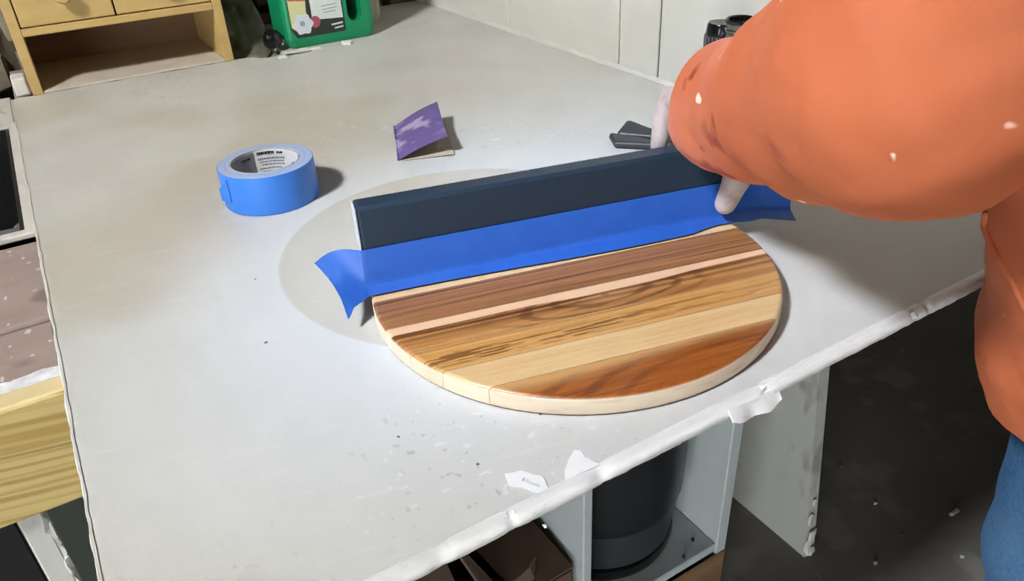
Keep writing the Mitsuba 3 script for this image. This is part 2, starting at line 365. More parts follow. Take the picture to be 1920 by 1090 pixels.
def slab(poly, z0, z1):
    m = CrossSection([(poly * S).tolist()], m3.FillRule.NonZero).extrude((z1 - z0) * S)
    return m.translate([0, 0, H + z0 * S])
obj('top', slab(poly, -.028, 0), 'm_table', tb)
obj('underlayer', ubox((-.165, .82, -.05), (2.243, 4.90, -.028)), 'm_underlayer', tb)
# torn white paper edge along the left side of the top sheet
P = []
for y in np.linspace(.80, 4.17, 260):
    e = -.174 + float(rag(np.array(y), .0035, 1)); w = .004 + .006 * max(0, float(meshkit.fbm(np.array([y * 11, 7, 2]), 4)) - .25)
    P.append([W(e + w * .5, y, .0015), W(e - .001, y, .003), W(e - w * .6, y, -.004), W(e - w * .7, y, -.02)])
obj('torn_edge', sheet(np.array(P), .0009), 'm_white_paint', tb, smooth=50)
# white rounded front edge, chipped and over-painted
xs = np.linspace(-.176, 2.245, 420); P = []
prof = [(.807, .001), (.803, .0028), (.796, .0032), (.788, .002), (.782, -.001), (.779, -.006), (.778, -.012), (.780, -.018), (.785, -.021), (.80, -.022)]
for x in xs:
    chip = 0
    for cx, cw, cd in ((.432, .008, .004), (1.03, .010, .005), (1.508, .012, .006), (.62, .02, .006), (.30, .02, .005), (1.56, .008, .006)):
        chip += cd * math.exp(-((x - cx) / cw) ** 2)
    ln = []
    for k, (y, zz) in enumerate(prof):
        nn = (float(meshkit.fbm(np.array([x * 16, k * .8, 5]), 3)) - .5) * .0022 + (float(meshkit.fbm(np.array([x * 70, k * 1.4, 9]), 2)) - .5) * .0025 * (k > 4)
        cw = chip if k < 6 else chip * .4
        ln.append(W(x, y + nn * (k > 0) + cw * (k > 1) * .8, zz - cw * .8 * (k < 7) + nn * .6 * (k > 1)))
    P.append(ln)
obj('edge_trim', sheet(np.array(P), .0016), 'm_white_paint', tb, smooth=50)
def flat_patch(pts, z0, th, seed, amp=.004):
    pts = np.array(pts, float); q = []
    for a, b in zip(pts, np.roll(pts, -1, 0)):
        for t in np.linspace(0, 1, 7)[:-1]: q.append(a + (b - a) * t)
    q = np.array(q); q += (meshkit.fbm(np.c_[q * 40, np.full(len(q), seed)], 3)[:, None] - .5) * 2 * amp * np.array([1, .8])
    return q
# blobs of white paint on the table next to the front edge
q = flat_patch([(.555, .802), (.567, .822), (.590, .842), (.612, .856), (.622, .850), (.618, .830), (.625, .812), (.632, .802)], 0, .004, 3, .003)
obj('paint_patch', slab(q, -.001, .005), 'm_chip', tb)
outer = flat_patch([(.472, .855), (.476, .878), (.505, .868), (.528, .838), (.522, .805), (.500, .802), (.492, .826)], 0, .003, 5, .003)
hole = np.array([(.4925, .848), (.500, .852), (.515, .826), (.511, .815), (.502, .829)])
ring = CrossSection([(outer * S).tolist()], m3.FillRule.NonZero) - CrossSection([(hole * S).tolist()], m3.FillRule.NonZero)
obj('paint_patch', ring.extrude(.004 * S).translate([0, 0, H - .0002]), 'm_chip', tb)
# loose flap of white edging hanging off the front
P = []
for i, x in enumerate(np.linspace(.925, 1.065, 24)):
    w = .030 * (1 - .35 * abs(i / 11.5 - 1) ** 3) + .004 * (float(meshkit.fbm(np.array([x * 90, 1, 1]), 3)) - .5)
    P.append([W(x, .781 - .0035 * k - .004 * math.sin(i * .5) * k / 5, .002 - w * k / 5 - .010 * (i / 23.) ) for k in range(6)])
obj('loose_flap', sheet(np.array(P), .0020), 'm_white_paint', tb, smooth=50)
R = rng(21)
for (x, y, zz, s) in ((.490, .772, -.040, .005), (1.508, .782, -.002, .010), (1.565, .785, -.012, .008), (1.03, .790, .004, .009), (.428, .797, .004, .008), (.445, .795, .003, .006), (1.055, .772, -.042, .006), (.445, .779, -.014, .004)):
    d = R.normal(size=(12, 3)); d /= np.linalg.norm(d, axis=1)[:, None]
    obj('paint_chip', Manifold.hull_points((W(x, y, zz) + d * s * S * R.uniform(.6, 1.1, (12, 1))).tolist()), 'm_white_paint', tb)
# supports under the table: leaning white board, cubby of shelves
y0, y1 = 1.223, 1.41
Q = np.array([W(2.03, y0, -1.63), W(2.03, y1, -.05), W(2.03, y1 + .62, -.05), W(2.03, y0 + .58, -1.63)])
pts = np.vstack([Q, Q + [.055 * S, 0, 0]])
obj('support_board', Manifold.hull_points(pts.tolist()), 'm_leg_white', tb)
R = rng(31)
for k, (t, s) in enumerate(((.03, .035), (.07, .03), (.12, .024), (.17, .018), (.62, .012), (.0, .03))):
    c = W(2.045 + .01 * (k % 2), y0 + (y1 - y0) * t - .006, -1.63 + 1.58 * t + .01)
    d = R.normal(size=(14, 3)); d /= np.linalg.norm(d, axis=1)[:, None]
    d[:, 2] = np.where(d[:, 2] * s * 1.6 + t * 1.58 < -.0, .0, d[:, 2])
    obj('torn_paper', Manifold.hull_points((c + d * np.array([.8, .4, 1.6]) * s * S).tolist()), 'm_white_paint', tb)
cb = 'cubby'
cub = thing('cubby_shelf', 'white open cubby shelf unit standing under the table front', 'shelf')
obj('side_board', ubox((1.555, 1.28, -1.63), (1.605, 1.95, -.05)), 'm_cubby', cub)
obj('divider', ubox((.950, 1.28, -1.63), (.985, 1.95, -.05)), 'm_cubby', cub)
obj('side_board', ubox((.20, 1.28, -1.63), (.235, 1.95, -.05)), 'm_cubby', cub)
obj('bottom_shelf', ubox((.235, 1.285, -1.335), (1.555, 1.95, -1.295)), 'm_cubby', cub)
obj('back_board', ubox((.20, 1.95, -1.63), (1.605, 1.975, -.05)), 'm_cubby', cub)
obj('kick_board', ubox((.235, 1.275, -1.63), (1.60, 1.284, -1.345)), 'm_brown_wood', cub); labels[cub + '__kick_board'] = {'label': 'brown wooden strip below the shelf'}
R = rng(5)
for (x, y) in ((1.50, 1.345), (1.42, 1.305)):
    d = R.normal(size=(10, 3)); d /= np.linalg.norm(d, axis=1)[:, None]; d[:, 2] = np.maximum(d[:, 2], -.5)
    obj('screw_head', Manifold.hull_points((W(x, y, -1.291) + d * .009 * S).tolist()), 'm_black', cub)
# dark tub in the right bay
tub = thing('tub', 'large dark grey rounded tub with a black base in the cubby under the table', 'tub')
TC = W(1.255, 1.62, -1.295)
prof = np.array([(0, .06), (.27, .06), (.283, .075), (.287, .12), (.292, .24), (0, .24)]) * S
obj('body', lathe(prof, 64).translate(TC.tolist()), 'm_tub', tub, smooth=40)
prof = np.array([(0, .002), (.268, .002), (.282, .012), (.288, .03), (.287, .06), (.27, .066), (0, .066)]) * S
obj('base', lathe(prof, 64).translate(TC.tolist()), 'm_black_gloss', tub, smooth=40)
labels[tub + '__base'] = {'label': 'black base ring'}
prof = np.array([(0, .241), (.29, .241), (.303, .25), (.312, .29), (.315, .45), (.30, .75), (.26, .95), (.18, 1.02), (0, 1.04)]) * S
obj('bowl', lathe(prof, 64).translate(TC.tolist()), 'm_tub_dark', tub, smooth=40)
# open cardboard box in the left bay
cbx = thing('cardboard_box', 'open brown cardboard box in the left bay of the cubby', 'box')
def rotbox(c, size, deg, bsdf, name, parent, r=.001, tilt=None, hinge=None):
    m = rbox((-size[0] / 2 * S, -size[1] / 2 * S, 0), (size[0] / 2 * S, size[1] / 2 * S, size[2] * S), r)
    if tilt is not None: m = m.rotate(list(tilt))
    obj(name, m.rotate([0, 0, deg]).translate(W(*c).tolist()), bsdf, parent)
bc, ba = np.array([.655, 1.46]), 0
ca, sa = math.cos(math.radians(ba)), math.sin(math.radians(ba))
loc = lambda x, y: (bc[0] + ca * x - sa * y, bc[1] + sa * x + ca * y)
bz, bh, bw, bd = -1.295, .28, .53, .31
for nm, (x, y), sz in (('wall', (0, -bd / 2), (bw, .012, bh)), ('wall', (0, bd / 2), (bw, .012, bh)), ('wall', (-bw / 2, 0), (.012, bd, bh)), ('wall', (bw / 2, 0), (.012, bd, bh)), ('bottom', (0, 0), (bw, bd, .012))):
    rotbox(loc(x, y) + (bz,), sz, ba, 'm_cardboard', nm, cbx)
def flap(pts, mat):                          # a bent cardboard flap through rows of points
    obj('flap', sheet(np.array([[W(*q) for q in r] for r in pts]), .003), mat, cbx)
flap([[(.926, 1.300, -1.0), (.918, 1.60, -1.0)], [(.84, 1.300, -1.004), (.83, 1.60, -1.0)], [(.735, 1.305, -1.012), (.70, 1.60, -1.005)]], 'm_cardboard')
flap([[(.80, 1.330, -.998), (.845, 1.395, -.996)], [(.73, 1.300, -.985), (.79, 1.345, -.955)], [(.66, 1.285, -.96), (.70, 1.31, -.93)]], 'm_cardboard_flap')
flap([[(.70, 1.33, -1.01), (.665, 1.57, -1.0)], [(.655, 1.33, -.98), (.635, 1.57, -.95)], [(.625, 1.34, -.93), (.615, 1.56, -.90)]], 'm_cardboard_flap')
flap([[(.395, 1.31, -1.01), (.395, 1.60, -1.01)], [(.48, 1.32, -.985), (.50, 1.60, -.98)], [(.57, 1.33, -.98), (.60, 1.58, -.96)]], 'm_cardboard_flap')

# ------------------------------------------------------------------ bench at the left of the table
bench = thing('side_bench', 'low timber side bench of worn brown boards with a pale pine beam in front', 'bench')
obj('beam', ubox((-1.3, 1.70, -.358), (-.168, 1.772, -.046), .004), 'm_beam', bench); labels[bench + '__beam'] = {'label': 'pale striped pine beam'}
for a, b in ((1.776, 2.055), (2.075, 2.60)):
    obj('board', ubox((-1.3, a, -.10), (-.178, b, -.052), .004), 'm_worn_wood', bench)
obj('groove_strip', ubox((-1.3, 2.05, -.12), (-.178, 2.08, -.066)), 'm_worn_wood', bench)
obj('leg', ubox((-.385, 1.715, -1.63), (-.331, 1.77, -.358)), 'm_leg_white', bench); labels[bench + '__leg'] = {'label': 'white painted leg with a ragged edge'}
R = rng(17)
for k in range(7):
    zz = -.40 - .035 * k; w = R.uniform(.004, .012)
    d = R.normal(size=(12, 3)) * np.array([.006, .004, .015])
    obj('torn_paper', Manifold.hull_points((W(-.331, 1.717, zz) + d * .4).tolist()), 'm_leg_white', bench)
obj('panel_and_shade', ubox((-.44, 1.95, -1.63), (-.178, 1.97, -.11)), 'm_dark_panel', bench)
obj('panel_and_shade', ubox((-1.3, 1.955, -1.63), (-.441, 1.975, -.11)), 'm_black', bench)  # black sheet added in place of the deep shade beneath the bench
obj('back_rail', ubox((-1.3, 2.56, -.40), (-.178, 2.60, -.11)), 'm_brown_wood', bench)
obj('leg', ubox((-1.28, 1.72, -1.63), (-1.22, 1.78, -.358)), 'm_leg_white', bench)
obj('leg', ubox((-1.28, 2.50, -1.63), (-1.22, 2.56, -.11)), 'm_leg_white', bench)
# sawdust swept against the beam
n = 90; P = np.zeros((n, 9, 3))
for i, x in enumerate(np.linspace(-1.0, -.180, n)):
    w = .036 + .03 * (float(meshkit.fbm(np.array([x * 16, 1, 0]), 3)) - .3)
    for k in range(9):
        t = k / 8
        P[i, k] = W(x, 1.772 + w * t, -.0525 + .010 * math.sin(math.pi * min(1, t * 1.0)) * (.5 + float(meshkit.fbm(np.array([x * 60, t * 6, 4]), 3))))
tag(obj('sawdust', sheet(P, .002), 'm_sawdust'), 'line of white sawdust swept against the pine beam', 'sawdust', kind='stuff')
# white-rimmed bin with dark tools
bn = thing('tool_bin', 'black open bin with a white rim beside the table edge', 'bin')
bx0, bx1, by0, by1 = -.90, -.205, 2.665, 3.90
outer = ubox((bx0, by0, -.80), (bx1, by1, -.05)); inner = ubox((bx0 + .02, by0 + .02, -.78), (bx1 - .02, by1 - .02, .1))
obj('body', outer - inner, 'm_black', bn)
ro = ubox((bx0 - .03, by0 - .035, -.055), (bx1 + .03, by1 + .03, -.035)); ri = ubox((bx0 + .006, by0 + .002, -.2), (bx1 - .004, by1 - .006, .1))
obj('rim', ro - ri, 'm_bin_white', bn); labels[bn + '__rim'] = {'label': 'white rim'}
tl = thing('power_tool', 'grey and black hand tool lying inside the white-rimmed bin', 'tool')
obj('body', chain([W(-.50, 2.95, -.40), W(-.36, 3.05, -.28), W(-.27, 3.02, -.22)], [.05, .045, .025]), 'm_tool_grey', tl, smooth=40)
obj('grip', chain([W(-.36, 3.05, -.28), W(-.33, 3.30, -.34), W(-.40, 3.45, -.45)], [.03, .028, .03]), 'm_black', tl, smooth=40)
obj('nose', chain([W(-.27, 3.02, -.22), W(-.245, 3.07, -.19)], [.018, .012]), 'm_tool_grey', tl, smooth=40)
tag(obj('cloth', chain([W(-.7, 3.3, -.62), W(-.4, 3.5, -.60), W(-.45, 3.7, -.62), W(-.7, 3.05, -.66)], [.06, .05, .06, .05]), 'm_dark_grey', smooth=40), 'dark grey rag at the bottom of the white-rimmed bin', 'rag')
tag(obj('pale_board', ubox((-1.1, 3.95, -.09), (-.185, 4.42, -.045)), 'm_leg_white'), 'pale painted board lying behind the white-rimmed bin', 'board')
tag(obj('bench_frame', ubox((-1.1, 3.98, -1.63), (-.19, 4.38, -.09)), 'm_dark_panel'), 'dark base carrying the pale board behind the bin', 'base')
tag(obj('foam_block', ubox((-.150, 4.19, .0), (-.088, 4.30, .085), .004), 'm_bin_white'), 'small white block against the left foot of the wooden cabinet', 'block')

# ------------------------------------------------------------------ drawer cabinet at the back
cab = thing('drawer_cabinet', 'yellow plywood cabinet with two drawers over an open bay', 'cabinet')
x0, x1, yf, yb = -.082, .845, 4.172, 4.80
obj('side', ubox((x0, yf, .0), (x0 + .044, yb, .95), .0015), 'm_pine_ply', cab)
obj('side', ubox((x1 - .044, yf, .0), (x1, yb, .95), .0015), 'm_pine_ply', cab)
plain('m_pale_board', lin(206, 194, 178), .5, .3)
obj('bottom', ubox((x0 + .044, yf + .01, .0), (x1 - .044, yb, .012), .001), 'm_pale_board', cab)
obj('rail', ubox((x0 + .044, yf, .257), (x1 - .044, yb - .03, .292), .0015), 'm_pine_ply', cab)
obj('top', ubox((x0, yf - .01, .95), (x1, yb, .985), .0015), 'm_pine_ply', cab)
obj('back', ubox((x0 + .044, yb - .02, .0), (x1 - .044, yb, .95), .001), 'm_brown_wood', cab)
for a, b in ((x0 + .048, .360), (.367, x1 - .048)):
    for zz, z2 in ((.296, .60), (.606, .94)):
        dk = obj('drawer', ubox((a, yf + .004, zz), (b, yb - .1, z2), .002), 'm_pine_ply', cab)
        c = W((a + b) / 2, yf + .004, (zz + z2) / 2 - .03)
        kn = lathe(np.array([(0, 0), (.018, 0), (.014, .02), (.022, .03), (.036, .045), (.038, .062), (.03, .075), (0, .08)]) * S, 24).rotate([90, 0, 0]).translate(c.tolist())
        obj('knob', kn, 'm_pine_ply', dk, smooth=40)
# ------------------------------------------------------------------ green jug and its neighbours
def jug(key, cx, cy, w, d, h, mat, hole=True):
    def prof2(s):                                    # rounded rectangle outline
        c = CrossSection.square([w * S * s - .03, d * S * s - .03], True).offset(.015, m3.JoinType.Round, 2, 24)
        return c
    lay = [(0, .90), (.02, .965), (.05, 1.0), (.50, 1.0), (.62, .96), (.70, .82), (.76, .6), (.80, .36)]
    parts = []
    for (za, sa_), (zb, sb_) in zip(lay[:-1], lay[1:]):
        a = prof2(sa_).extrude(.0004).translate([0, 0, za * h * S]); b = prof2(sb_).extrude(.0004).translate([0, 0, zb * h * S])
        parts.append(Manifold.batch_hull([a, b]))
    m = Manifold.batch_boolean(parts, m3.OpType.Add)
    if hole:
        cut = Manifold.batch_hull([Manifold.cylinder(1, .040 * S, .040 * S, 24, True).rotate([90, 0, 0]).translate([(.14) * S, 0, z_ * S]) for z_ in (.135, .42)])
        m = m - cut
    m = m.translate(W(cx, cy, 0.001).tolist())
    obj('body', m, mat, key, smooth=35)
    obj('cap', lathe(np.array([(0, 0), (.052, 0), (.055, .01), (.055, .06), (.05, .07), (0, .07)]) * S, 32).translate(W(cx, cy, .80 * h).tolist()), mat, key, smooth=35)
jg = thing('green_jug', 'green plastic jug with a flower label at the back of the table', 'jug')
jx, jy, jw, jd, jh = 1.385, 4.305, .505, .27, .95
jug(jg, jx, jy, jw, jd, jh, 'm_green')
labels[jg + '__cap'] = {'label': 'green screw cap'}
fy = jy - jd / 2
def lab(poly, th, mat, name='label_print', parent=None):
    """flat printed shape on the jug's front face: poly in (x, z) units"""
    m = CrossSection([(np.array(poly, float) * S).tolist()], m3.FillRule.NonZero).extrude(th * S)
    return obj(name, m.rotate([90, 0, 0]).translate([0, fy * S, H]), mat, parent)
lb = lab([(1.165, .10), (1.19, .055), (1.455, .055), (1.462, .065), (1.462, .55), (1.165, .55)], .003, 'm_label_dark', 'label', jg)
labels[lb] = {'label': 'printed paper label'}
lab([(1.285, .15), (1.30, .135), (1.455, .125), (1.455, .54), (1.285, .54)], .0045, 'm_label_white', parent=lb)
lab([(1.168, .11), (1.21, .075), (1.25, .10), (1.27, .30), (1.168, .30)], .004, 'm_label_yellow', parent=lb)
lab([(1.172, .245), (1.262, .235), (1.262, .54), (1.172, .54)], .0045, 'm_label_red', parent=lb)
def disc(cx, cz, r, n=20, wob=0, ph=0): return [(cx + r * (1 + wob * math.cos(6 * a + ph)) * math.cos(a), cz + r * (1 + wob * math.cos(6 * a + ph)) * math.sin(a)) for a in np.linspace(0, 2 * math.pi, n, endpoint=False)]
lab(disc(1.298, .125, .030, 18), .0050, 'm_label_pink', parent=lb)
lab(disc(1.232, .122, .052, 48, .10), .0055, 'm_label_flower', parent=lb)
lab(disc(1.228, .125, .014, 16), .0065, 'm_label_centre', parent=lb)
lab(disc(1.228, .200, .030, 30, .12), .0050, 'm_label_yellow', parent=lb)
lab([(1.312, .262), (1.425, .272), (1.425, .280), (1.312, .270)], .0055, 'm_label_red', parent=lb)
for k, (a, b, zz) in enumerate(((1.345, 1.43, .195), (1.35, 1.43, .178), (1.352, 1.42, .161))):
    lab([(a, zz), (b, zz + .004), (b, zz + .008), (a, zz + .004)], .0055, 'm_label_centre', parent=lb)
lab([(1.385, .092), (1.45, .096), (1.45, .105), (1.385, .101)], .0045, 'm_label_white', parent=lb)
lab([(1.40, .073), (1.45, .077), (1.45, .085), (1.40, .081)], .0045, 'm_label_white', parent=lb)
jb = thing('beige_jug', 'beige plastic jug standing right behind the green jug', 'jug')
jug(jb, 1.555, 4.60, .50, .26, .9, 'm_beige_plastic', False)
# draped tarp between cabinet and jugs
n, m_ = 46, 26; P = np.zeros((n, m_, 3))
for i in range(n):
    for k in range(m_):
        x = .87 + .21 * i / (n - 1); t = k / (m_ - 1)
        zz = -.020 + .62 * t ** 1.15; y = 4.28 + .45 * t ** .6
        q = np.array([x * 9, t * 6, 1.0])
        P[i, k] = W(x + .02 * math.sin(t * 7), y + .16 * (float(meshkit.fbm(q, 4)) - .5) + .03 * math.sin(x * 30 + t * 14), zz + .05 * (float(meshkit.fbm(q + 5, 3)) - .5) * t)
tag(obj('tarp', sheet(P, .006), 'm_tarp', smooth=60), 'dark olive tarp heaped between the wooden cabinet and the green jug', 'tarp')
kb = lathe(np.array([(0, 0), (.03, 0), (.028, .02), (.045, .04), (.05, .065), (.042, .09), (.02, .103), (0, .105)]) * S, 28).rotate([62, 0, 10]).translate(W(1.06, 4.265, .035).tolist())
tag(obj('black_ball', kb, 'm_black_gloss', smooth=40), 'shiny black ball at the foot of the olive tarp', 'ball')
R = rng(6)
for k, (x, y, sx, sy, sz, a) in enumerate(((1.145, 4.075, .085, .022, .016, -8), (1.235, 4.10, .055, .018, .014, 6), (1.055, 4.02, .026, .020, .018, 40), (1.425, 4.085, .032, .022, .020, -30), (1.18, 4.105, .03, .02, .018, 10))):
    d = R.normal(size=(16, 3)); d = np.sign(d) * (np.abs(d) / np.abs(d).max(1)[:, None]) ** .5
    pts = d * np.array([sx, sy, sz / 2]) * S * R.uniform(.85, 1, (16, 1)); pts[:, 2] = np.clip(pts[:, 2], -sz / 2 * S * .8, None)
    tag(obj('plaster_chip', Manifold.hull_points(pts.tolist()).rotate([0, 0, a]).translate(W(x, y, sz * .42).tolist()), 'm_chip'),
        ['longest white chip lying left in front of the green jug', 'flat white chip leaning behind the longest chip at the jug foot', 'small white chip lying nearest the cabinet, left of the long chip', 'white triangular chip on the table below the jug label', 'stubby white chip wedged behind the longest chip'][k], 'chip')
# two dark jars by the wall
ja = thing('glass_jar', 'clear threaded jar with a black inside by the white wall', 'jar')
Jc = W(2.115, 1.955)
J = lambda prof, c, mat, nm, par: obj(nm, lathe(np.array(prof) * S, 40).translate(c.tolist()), mat, par, smooth=40)
J([(0, .001), (.06, .001), (.068, .012), (.068, .22), (.058, .265), (.05, .275), (.050, .30), (.054, .303), (.054, .311), (.050, .315), (.050, .325), (.054, .329), (.054, .337), (.050, .341), (.050, .362), (.046, .364), (.044, .35), (.044, .2), (0, .2)], Jc, 'm_steel', 'body', ja)
J([(0, .201), (.0435, .201), (.0435, .348), (.040, .352), (0, .325)], Jc, 'm_black_gloss', 'contents', ja)
J([(.044, .352), (.050, .358), (.053, .362), (.053, .370), (.048, .374), (.043, .370)], Jc, 'm_black_gloss', 'rim', ja)
jb2 = thing('black_jar', 'dark knurled jar with a black lid, left of the threaded jar', 'jar')
Jc = W(2.125, 2.055)
J([(0, .001), (.05, .001), (.055, .01), (.055, .24), (.050, .30), (0, .30)], Jc, 'm_dark_grey', 'body', jb2)
J([(0, .30), (.052, .30), (.053, .305), (.050, .335), (.046, .342), (0, .338)], Jc, 'm_black_gloss', 'lid', jb2)
for k in range(22):
    a = 2 * math.pi * k / 22
    obj('ridge', rbox((-.0012, -.0012, 0), (.0012, .0012, .05), .0004).rotate([0, 0, math.degrees(a)]).translate((Jc + np.array([math.cos(a) * .0555 * S, math.sin(a) * .0555 * S, .18 * S])).tolist()), 'm_tool_grey', jb2)

# ------------------------------------------------------------------ round cutting board
E_, N_ = np.array([.9733, -.2296]), np.array([.2296, .9733])      # along / across the grain
def SN(s, n, z=0): v = s * E_ + n * N_; return W(v[0], v[1], z)
BC, BR, BT = np.array([.955, 1.339]), .4935, .047
bn_ = float(N_ @ BC)
def plankfn(off, wid, pale, mid, dark, style):
    def fn(p, n, uv):
        x, y = p.x / S, p.y / S
        s = x * E_[0] + y * E_[1]; t = (x * N_[0] + y * N_[1] - off) / wid      # t: 0..1 across the plank
        z = p.z * 8
        w = fbm(s * 2.2 + off * 9, t * .9, z, 2) - .5
        tt = t + .34 * w
        g = fbm(s * 1.6 + off * 5, tt * 15, z, 3)
        fine = fbm(s * 9, tt * 85 + off * 7, z, 2)
        pore = smoothstep(.70, .80, fbm(s * 26 + 3, t * 70 + off, 3.0, 2))
        c = mix(mid, pale, smoothstep(.35, .75, g) * .7)
        c = mix(c, dark, .42 * smoothstep(.45, .75, fine))
        if style == 'brown':                                        # quiet brown with long dark lines
            c = mix(c, dark, .75 * smoothstep(.53, .64, fbm(s * .9 + 2, tt * 12 + 3, z, 3)))
        if style == 'figured':                                      # pale top band, knot with dark rings, golden foot
            kd = dr.sqrt(dr.square((s - .64) / .20) + dr.square((t - .52) / .55))
            band = smoothstep(.74, .80, t + .30 * w + .10 * smoothstep(.45, .62, s) * (1 - smoothstep(.75, .95, s)))
            lines = .5 + .5 * dr.sin(kd * 15 + 16 * (fbm(s * 5, t * 3, z) - .5))
            c = mix(c, dark, .62 * smoothstep(.45, .95, lines) * (1 - smoothstep(.85, 1.8, kd)) * smoothstep(.12, .4, kd))
            c = mix(c, C3(200, 146, 92), .7 * (1 - smoothstep(.15, .5, kd)))
            c = mix(c, dark, .9 * smoothstep(.46, .58, fbm(s * 1.1 + 6, tt * 10, z, 3)) * smoothstep(.30, .55, t))
            c = mix(c, C3(232, 188, 146), .92 * band)
            kk = dr.sqrt(dr.square((s - .645) / .012) + dr.square((t - .55) / .09))
            c = mix(c, C3(120, 74, 40), .6 * (1 - smoothstep(.5, 1.1, kk)))
        if style == 'dashes':                                       # golden with rows of dark broken pores
            rows = smoothstep(.49, .57, fbm(s * 15, t * 17 + 1.5 * w, 2.0, 3)) * smoothstep(.10, .25, t + .2 * w) * (1 - smoothstep(.62, .80, t + .5 * w))
            c = mix(c, C3(112, 66, 28), .85 * rows * (.35 + .65 * (1 - smoothstep(.55, 1.0, s))) )
            c = mix(c, C3(120, 74, 34), .5 * smoothstep(.60, .72, fbm(s * 2 + 8, tt * 13, z, 2)))
        if style == 'pale':
            c = mix(c, dark, .35 * pore)
            c = mix(c, C3(226, 196, 148), .3 * smoothstep(.45, .7, fbm(s * 3 + 8, t * 4, z)))
        if style == 'orange':                                       # cathedral figure on rich orange
            kd = dr.sqrt(dr.square((s - .80) / .34) + dr.square((t - .40) / .52))
            lines = .5 + .5 * dr.sin(kd * 24 + 5 * (fbm(s * 4, t * 3, z) - .5))
            c = mix(c, dark, .42 * smoothstep(.5, .98, lines) * smoothstep(.45, 1.0, kd))
            c = mix(c, dark, .45 * smoothstep(.58, .70, fbm(s * 1.4 + 3, tt * 16, z, 3)))
            c = mix(c, C3(158, 84, 28), .55 * (1 - smoothstep(.3, 1.0, kd)))
            c = mix(c, C3(206, 158, 98), .8 * smoothstep(.84, 1.0, t + .45 * w))
            c = mix(c, dark, .18 * pore)
        # end grain / side of the rim is paler
        side = 1 - smoothstep(.25, .75, n.z)
        c = mix(c, C3(226, 210, 182), .82 * side)
        c = mix(c, mid, .22 * side * smoothstep(.45, .8, fbm(s * 25, off * 3, p.z * 160, 2)))
        return c
    return fn
cuts = [.90, 1.155, 1.238, 1.325, 1.432, 1.557, 1.67, 1.79, 1.90, 2.05]
styles = [('orange', (176, 106, 44), (142, 72, 24), (82, 38, 14)), ('pale', (226, 190, 136), (212, 174, 118), (178, 136, 84)), ('dashes', (216, 166, 100), (196, 142, 76), (150, 100, 48)),
          ('figured', (206, 150, 88), (166, 110, 56), (84, 46, 22)), ('brown', (176, 124, 74), (148, 98, 56), (84, 50, 28)), ('pale', (236, 204, 160), (222, 184, 136), (190, 146, 98)),
          ('brown', (190, 130, 80), (160, 104, 62), (104, 62, 34)), ('pale', (226, 190, 136), (212, 174, 118), (178, 136, 84)), ('brown', (178, 120, 76), (150, 96, 60), (92, 54, 32))]
bd_ = thing('cutting_board', 'round striped wooden cutting board of glued light and dark strips', 'cutting board')
r, th, rd = BR * S, BT * S, .0042
prof = [(0, 0), (r - .003, 0), (r - .0008, .001), (r, .003)] + [(r - rd + rd * math.cos(a), th - rd + rd * math.sin(a)) for a in np.linspace(0, math.pi / 2, 7)] + [(0, th)]
c0 = W(BC[0], BC[1], .0006)
disc_m = lathe(prof, 180).translate(c0.tolist())
yaw = math.degrees(math.atan2(E_[1], E_[0]))
for k, (a, b) in enumerate(zip(cuts[:-1], cuts[1:])):
    lo, hi = max(a, bn_ - .6), b
    gap = .0007
    bx = Manifold.cube([2.0, (hi - lo) - gap * 2, 1.0]).translate([0, lo + gap, -.2])
    bx = bx.scale([S, S, S]).translate([-.2, 0, 0]).rotate([0, 0, yaw]).translate([0, 0, H])
    key = 'm_plank_%d' % k
    st, pl, md, dk = styles[k]
    textured(key, plankfn(a if k else a, b - a, C3(*pl), C3(*md), C3(*dk), st), .38, .42)
    obj('plank', disc_m ^ bx, key, bd_, smooth=32)
glue = lathe([(0, .001), (r - .0006, .001), (r - .0006, th - .0035), (r - .0045, th - .0005), (0, th - .0005)], 120).translate(c0.tolist())
plain('m_glue', lin(104, 66, 36), .5, .3)
obj('glue_line', glue, 'm_glue', bd_)

# ------------------------------------------------------------------ dark straight block standing on the board
bl = thing('straight_block', 'long dark slate-blue block standing on edge across the cutting board', 'block')
NF, NB, ZT, Z0 = 1.6245, 1.684, .2605, BT + .0016
s0, s1 = .128, 1.19
fr = frame(W(0, 0, 0), np.r_[E_, 0], np.r_[N_, 0], [0, 0, 1])
bk = place(rbox((s0 * S + .0016, NF * S, Z0 * S), (s1 * S, NB * S, ZT * S), .0035), fr)
obj('body', bk, 'm_block', bl, smooth=30)
ec = place(rbox((s0 * S, NF * S + .0006, Z0 * S), (s0 * S + .0022, NB * S - .0008, ZT * S - .0006), .0008), fr)
obj('end_cap', ec, 'm_block_end', bl); labels[bl + '__end_cap'] = {'label': 'pale cut end'}
